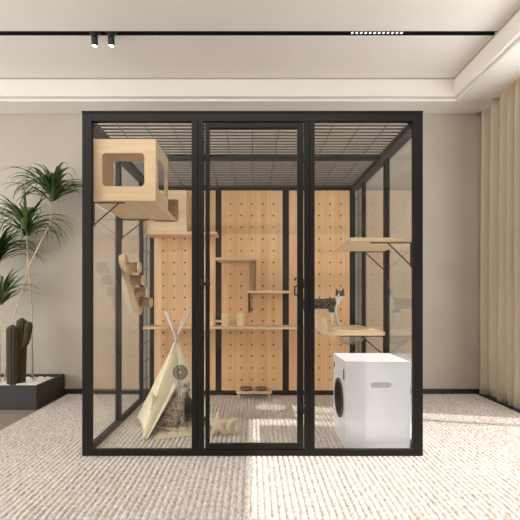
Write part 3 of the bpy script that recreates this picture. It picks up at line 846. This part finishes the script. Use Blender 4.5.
def leaf_strip(mb, base, az, el, L, w, droop, twist=0):
    n = 9; p = Vector(base); vs = []; fs = []
    a = az; e = el; step = L/n
    for i in range(n+1):
        t = i/n; ww = w*(.55+1.6*t if t < .28 else 1.0*(1-(t-.28)/.72)**.8)
        side = Vector((-math.sin(a), math.cos(a), 0)); dirv = Vector((math.cos(a)*math.cos(e), math.sin(a)*math.cos(e), math.sin(e)))
        nn = side.cross(dirv)
        q = p.copy()
        if q.y > 4.165: q.y = 4.165
        vs += [q-side*ww/2+nn*ww*.18, q, q+side*ww/2+nn*ww*.18]
        p = p+dirv*step; e -= droop*(.4+1.3*t)/n*2; a += twist/n
        if e < -1.45: e = -1.45
    for v in vs: v.y = min(v.y, 4.17)
    for i in range(n):
        b = i*3; fs += [(b, b+1, b+4, b+3), (b+1, b+2, b+5, b+4)]
    mb.add(vs, fs, True)
def dracaena(label, crown, trunk, nl, L, seed, updir=.9, droop=1.0):
    random.seed(seed); t = thing('dracaena', (trunk[-1][0], trunk[-1][1], .16), label, 'plant', 'tall thin-caned dracaenas in the trough')
    MB().tube(trunk, [.006]+[.0065]*(len(trunk)-2)+[.009], 10).build('cane', M['cane'], t)
    for part, (mat, fr) in enumerate((('leaf', .5), ('leaf_dark', .5))):
        mb = MB()
        for k in range(int(nl*fr)):
            az = random.uniform(0, 2*PI); ring = random.random()
            el = 1.45-1.0*ring**.9; ll = L*random.uniform(.72, 1.08)*(1 if ring > .25 else .6)
            b = Vector(crown)+Vector((math.cos(az)*.012, math.sin(az)*.012, random.uniform(-.02, .12)))
            leaf_strip(mb, b, az, el*updir, ll, random.uniform(.024, .034), droop*random.uniform(.75, 1.3), random.uniform(-.3, .3))
        mb.build('leaves', M[mat], t)
dracaena('tallest dracaena with arching strap leaves, crown nearest the enclosure', (-1.965, 3.93, 1.955),
         [(-1.965, 3.93, 1.97), (-1.985, 3.92, 1.72), (-2.04, 3.90, 1.60), (-2.17, 3.88, 1.30), (-2.22, 3.88, 1.12), (-2.36, 3.90, .70), (-2.44, 3.93, .16)], 84, .56, 11, 1.0, 1.1)
dracaena('dracaena with arching leaves, crown just left below the tallest one', (-2.205, 3.90, 1.62),
         [(-2.205, 3.90, 1.63), (-2.20, 3.93, 1.25), (-2.19, 3.97, .9), (-2.20, 4.0, .16)], 84, .58, 23, 1.0, 1.1)
dracaena('dracaena cut by the left edge with drooping leaves at middle height', (-2.50, 3.92, 1.36),
         [(-2.50, 3.92, 1.37), (-2.53, 3.95, .9), (-2.55, 3.96, .16)], 100, .54, 5, 1.0, 1.15)
dracaena('shortest dracaena with stiff upright leaves above the cactus', (-2.43, 3.86, .95),
         [(-2.43, 3.86, .96), (-2.45, 3.88, .6), (-2.45, 3.88, .16)], 60, .44, 9, 1.0, .62)

ca = thing('cactus', (-2.27, 3.8, .16), 'dark brown-green ribbed column cactus with a side arm in the trough', 'cactus')
def ribbed(path, rad, ribs=11):
    mb = MB(); n = ribs*4; rings = []; pts = [Vector(p) for p in path]
    # resample with rounded top
    tot = len(pts)
    for i, (p, r) in enumerate(zip(pts, rad)):
        d = (pts[min(i+1, tot-1)]-pts[max(i-1, 0)]).normalized(); ref = Vector((0, 1, 0)); a = d.cross(ref).normalized(); b = a.cross(d).normalized()
        rings.append([p+(a*math.cos(2*PI*k/n)+b*math.sin(2*PI*k/n))*r*(1+.13*math.cos(2*PI*k*ribs/n)) for k in range(n)])
    vs = [v for g in rings for v in g]; fs = [(i*n+k, (i+1)*n+k, (i+1)*n+(k+1) % n, i*n+(k+1) % n) for i in range(tot-1) for k in range(n)]
    fs += [tuple((tot-1)*n+k for k in reversed(range(n)))]
    mb.add(vs, fs, True); return mb
def column(base, topz, r, lean=(0, 0), n=24):
    pts = []; rad = []
    for i in range(n+1):
        t = i/n; z = base[2]+(topz-base[2])*t; pts.append((base[0]+lean[0]*t, base[1]+lean[1]*t, z))
        d = topz-z; rad.append(r*(.88+.12*math.sin(min(1, t*2)*PI/2))*(1 if d > r else math.sqrt(max(.02, 1-(1-d/r)**2))))
    return pts, rad
def spines(mb, pts, rad, ribs=11):
    sp = MB()
    for i in range(1, len(pts)-1, 1):
        for k in range(ribs):
            a = 2*PI*k/ribs; c = Vector(pts[i])+Vector((-math.cos(a), math.sin(a), 0))*rad[i]*1.12
            if math.sin(a) > .4: continue
            sp.sphere(c, .0032, 5, 4)
    return sp
for (b, tz, r, ln) in (((-2.275, 3.79, .15), .745, .046, (0, 0)), ((-2.245, 3.87, .15), .805, .043, (.015, 0))):
    p, rr = column(b, tz, r, ln); o = ribbed(p, rr).build('stem', M['cactus'], ca); tag(spines(None, p, rr).build('spines', M['spine'], o), kind='stuff')
pts = [(-2.245, 3.83, .50), (-2.20, 3.83, .53), (-2.172, 3.83, .575), (-2.16, 3.83, .62), (-2.15, 3.83, .68), (-2.142, 3.83, .73), (-2.14, 3.83, .76), (-2.139, 3.83, .772)]
rad = [.024, .026, .028, .030, .031, .030, .022, .008]
ribbed(pts, rad, 9).build('arm', M['cactus'], ca)

# ------------------------------------------------------------------ light
w = bpy.data.worlds.new('sky'); bpy.context.scene.world = w; w.use_nodes = True
bg = w.node_tree.nodes['Background']; bg.inputs['Color'].default_value = (.97, .985, 1, 1); bg.inputs['Strength'].default_value = 5.25
def sun():
    l = bpy.data.lights.new('sun', 'SUN'); l.energy = 4.4; l.angle = math.radians(.6); l.color = (1, .965, .93)
    o = bpy.data.objects.new('sun', l); C.objects.link(o)
    d = Vector((-.96, .20, -1)).normalized(); o.rotation_euler = d.to_track_quat('-Z', 'Y').to_euler(); o.location = (6, 0, 6)
sun()
# added fill: unseen lamp strip over the front, brightening enclosure and litter box
t = thing('linear_light', (0, 1.2, HT), 'added fill light strip on the ceiling over the front of the room', 'ceiling light')
bx(-2.6, 1.2, 1.14, 1.26, HT-.04, HT-.001).build('housing', M['track'], t)
l = bpy.data.lights.new('added_fill', 'AREA'); l.shape = 'RECTANGLE'; l.size = 3.6; l.size_y = .11; l.energy = 58; l.color = (1, .985, .97)
o = bpy.data.objects.new('added_fill', l); C.objects.link(o); o.location = (-.7, 1.2, HT-.045); o.rotation_euler = (math.radians(48), 0, 0)
# warm strip hidden in the curtain pocket
l = bpy.data.lights.new('pocket_strip', 'AREA'); l.shape = 'RECTANGLE'; l.size = .02; l.size_y = 1.6; l.energy = 1.2; l.color = (1, .78, .52)
o = bpy.data.objects.new('pocket_strip', l); C.objects.link(o); o.location = (2.36, 3.3, HC+.14); o.rotation_euler = (0, math.radians(-25), 0)
for x in (-1.263, -1.130):
    l = bpy.data.lights.new('spot_beam', 'SPOT'); l.energy = 12; l.spot_size = 1.1; l.color = (1, .93, .84); l.shadow_soft_size = .02
    o = bpy.data.objects.new('spot_beam', l); C.objects.link(o); o.location = (x, 3.2, HT-.115)

# ------------------------------------------------------------------ camera
cam = bpy.data.cameras.new('camera'); co = bpy.data.objects.new('camera', cam); C.objects.link(co)
co.location = (0, 0, 1.027); co.rotation_euler = (PI/2, 0, 0)
cam.sensor_width = 36; cam.lens = 36*400/520; cam.shift_x = 7.5/520; cam.shift_y = 35/520; cam.clip_start = .05
sc = bpy.context.scene; sc.camera = co
sc.view_settings.view_transform = 'Standard'; sc.view_settings.look = 'None'; sc.view_settings.gamma = 1
sc.view_settings.use_curve_mapping = False; sc.view_settings.exposure = 0.0
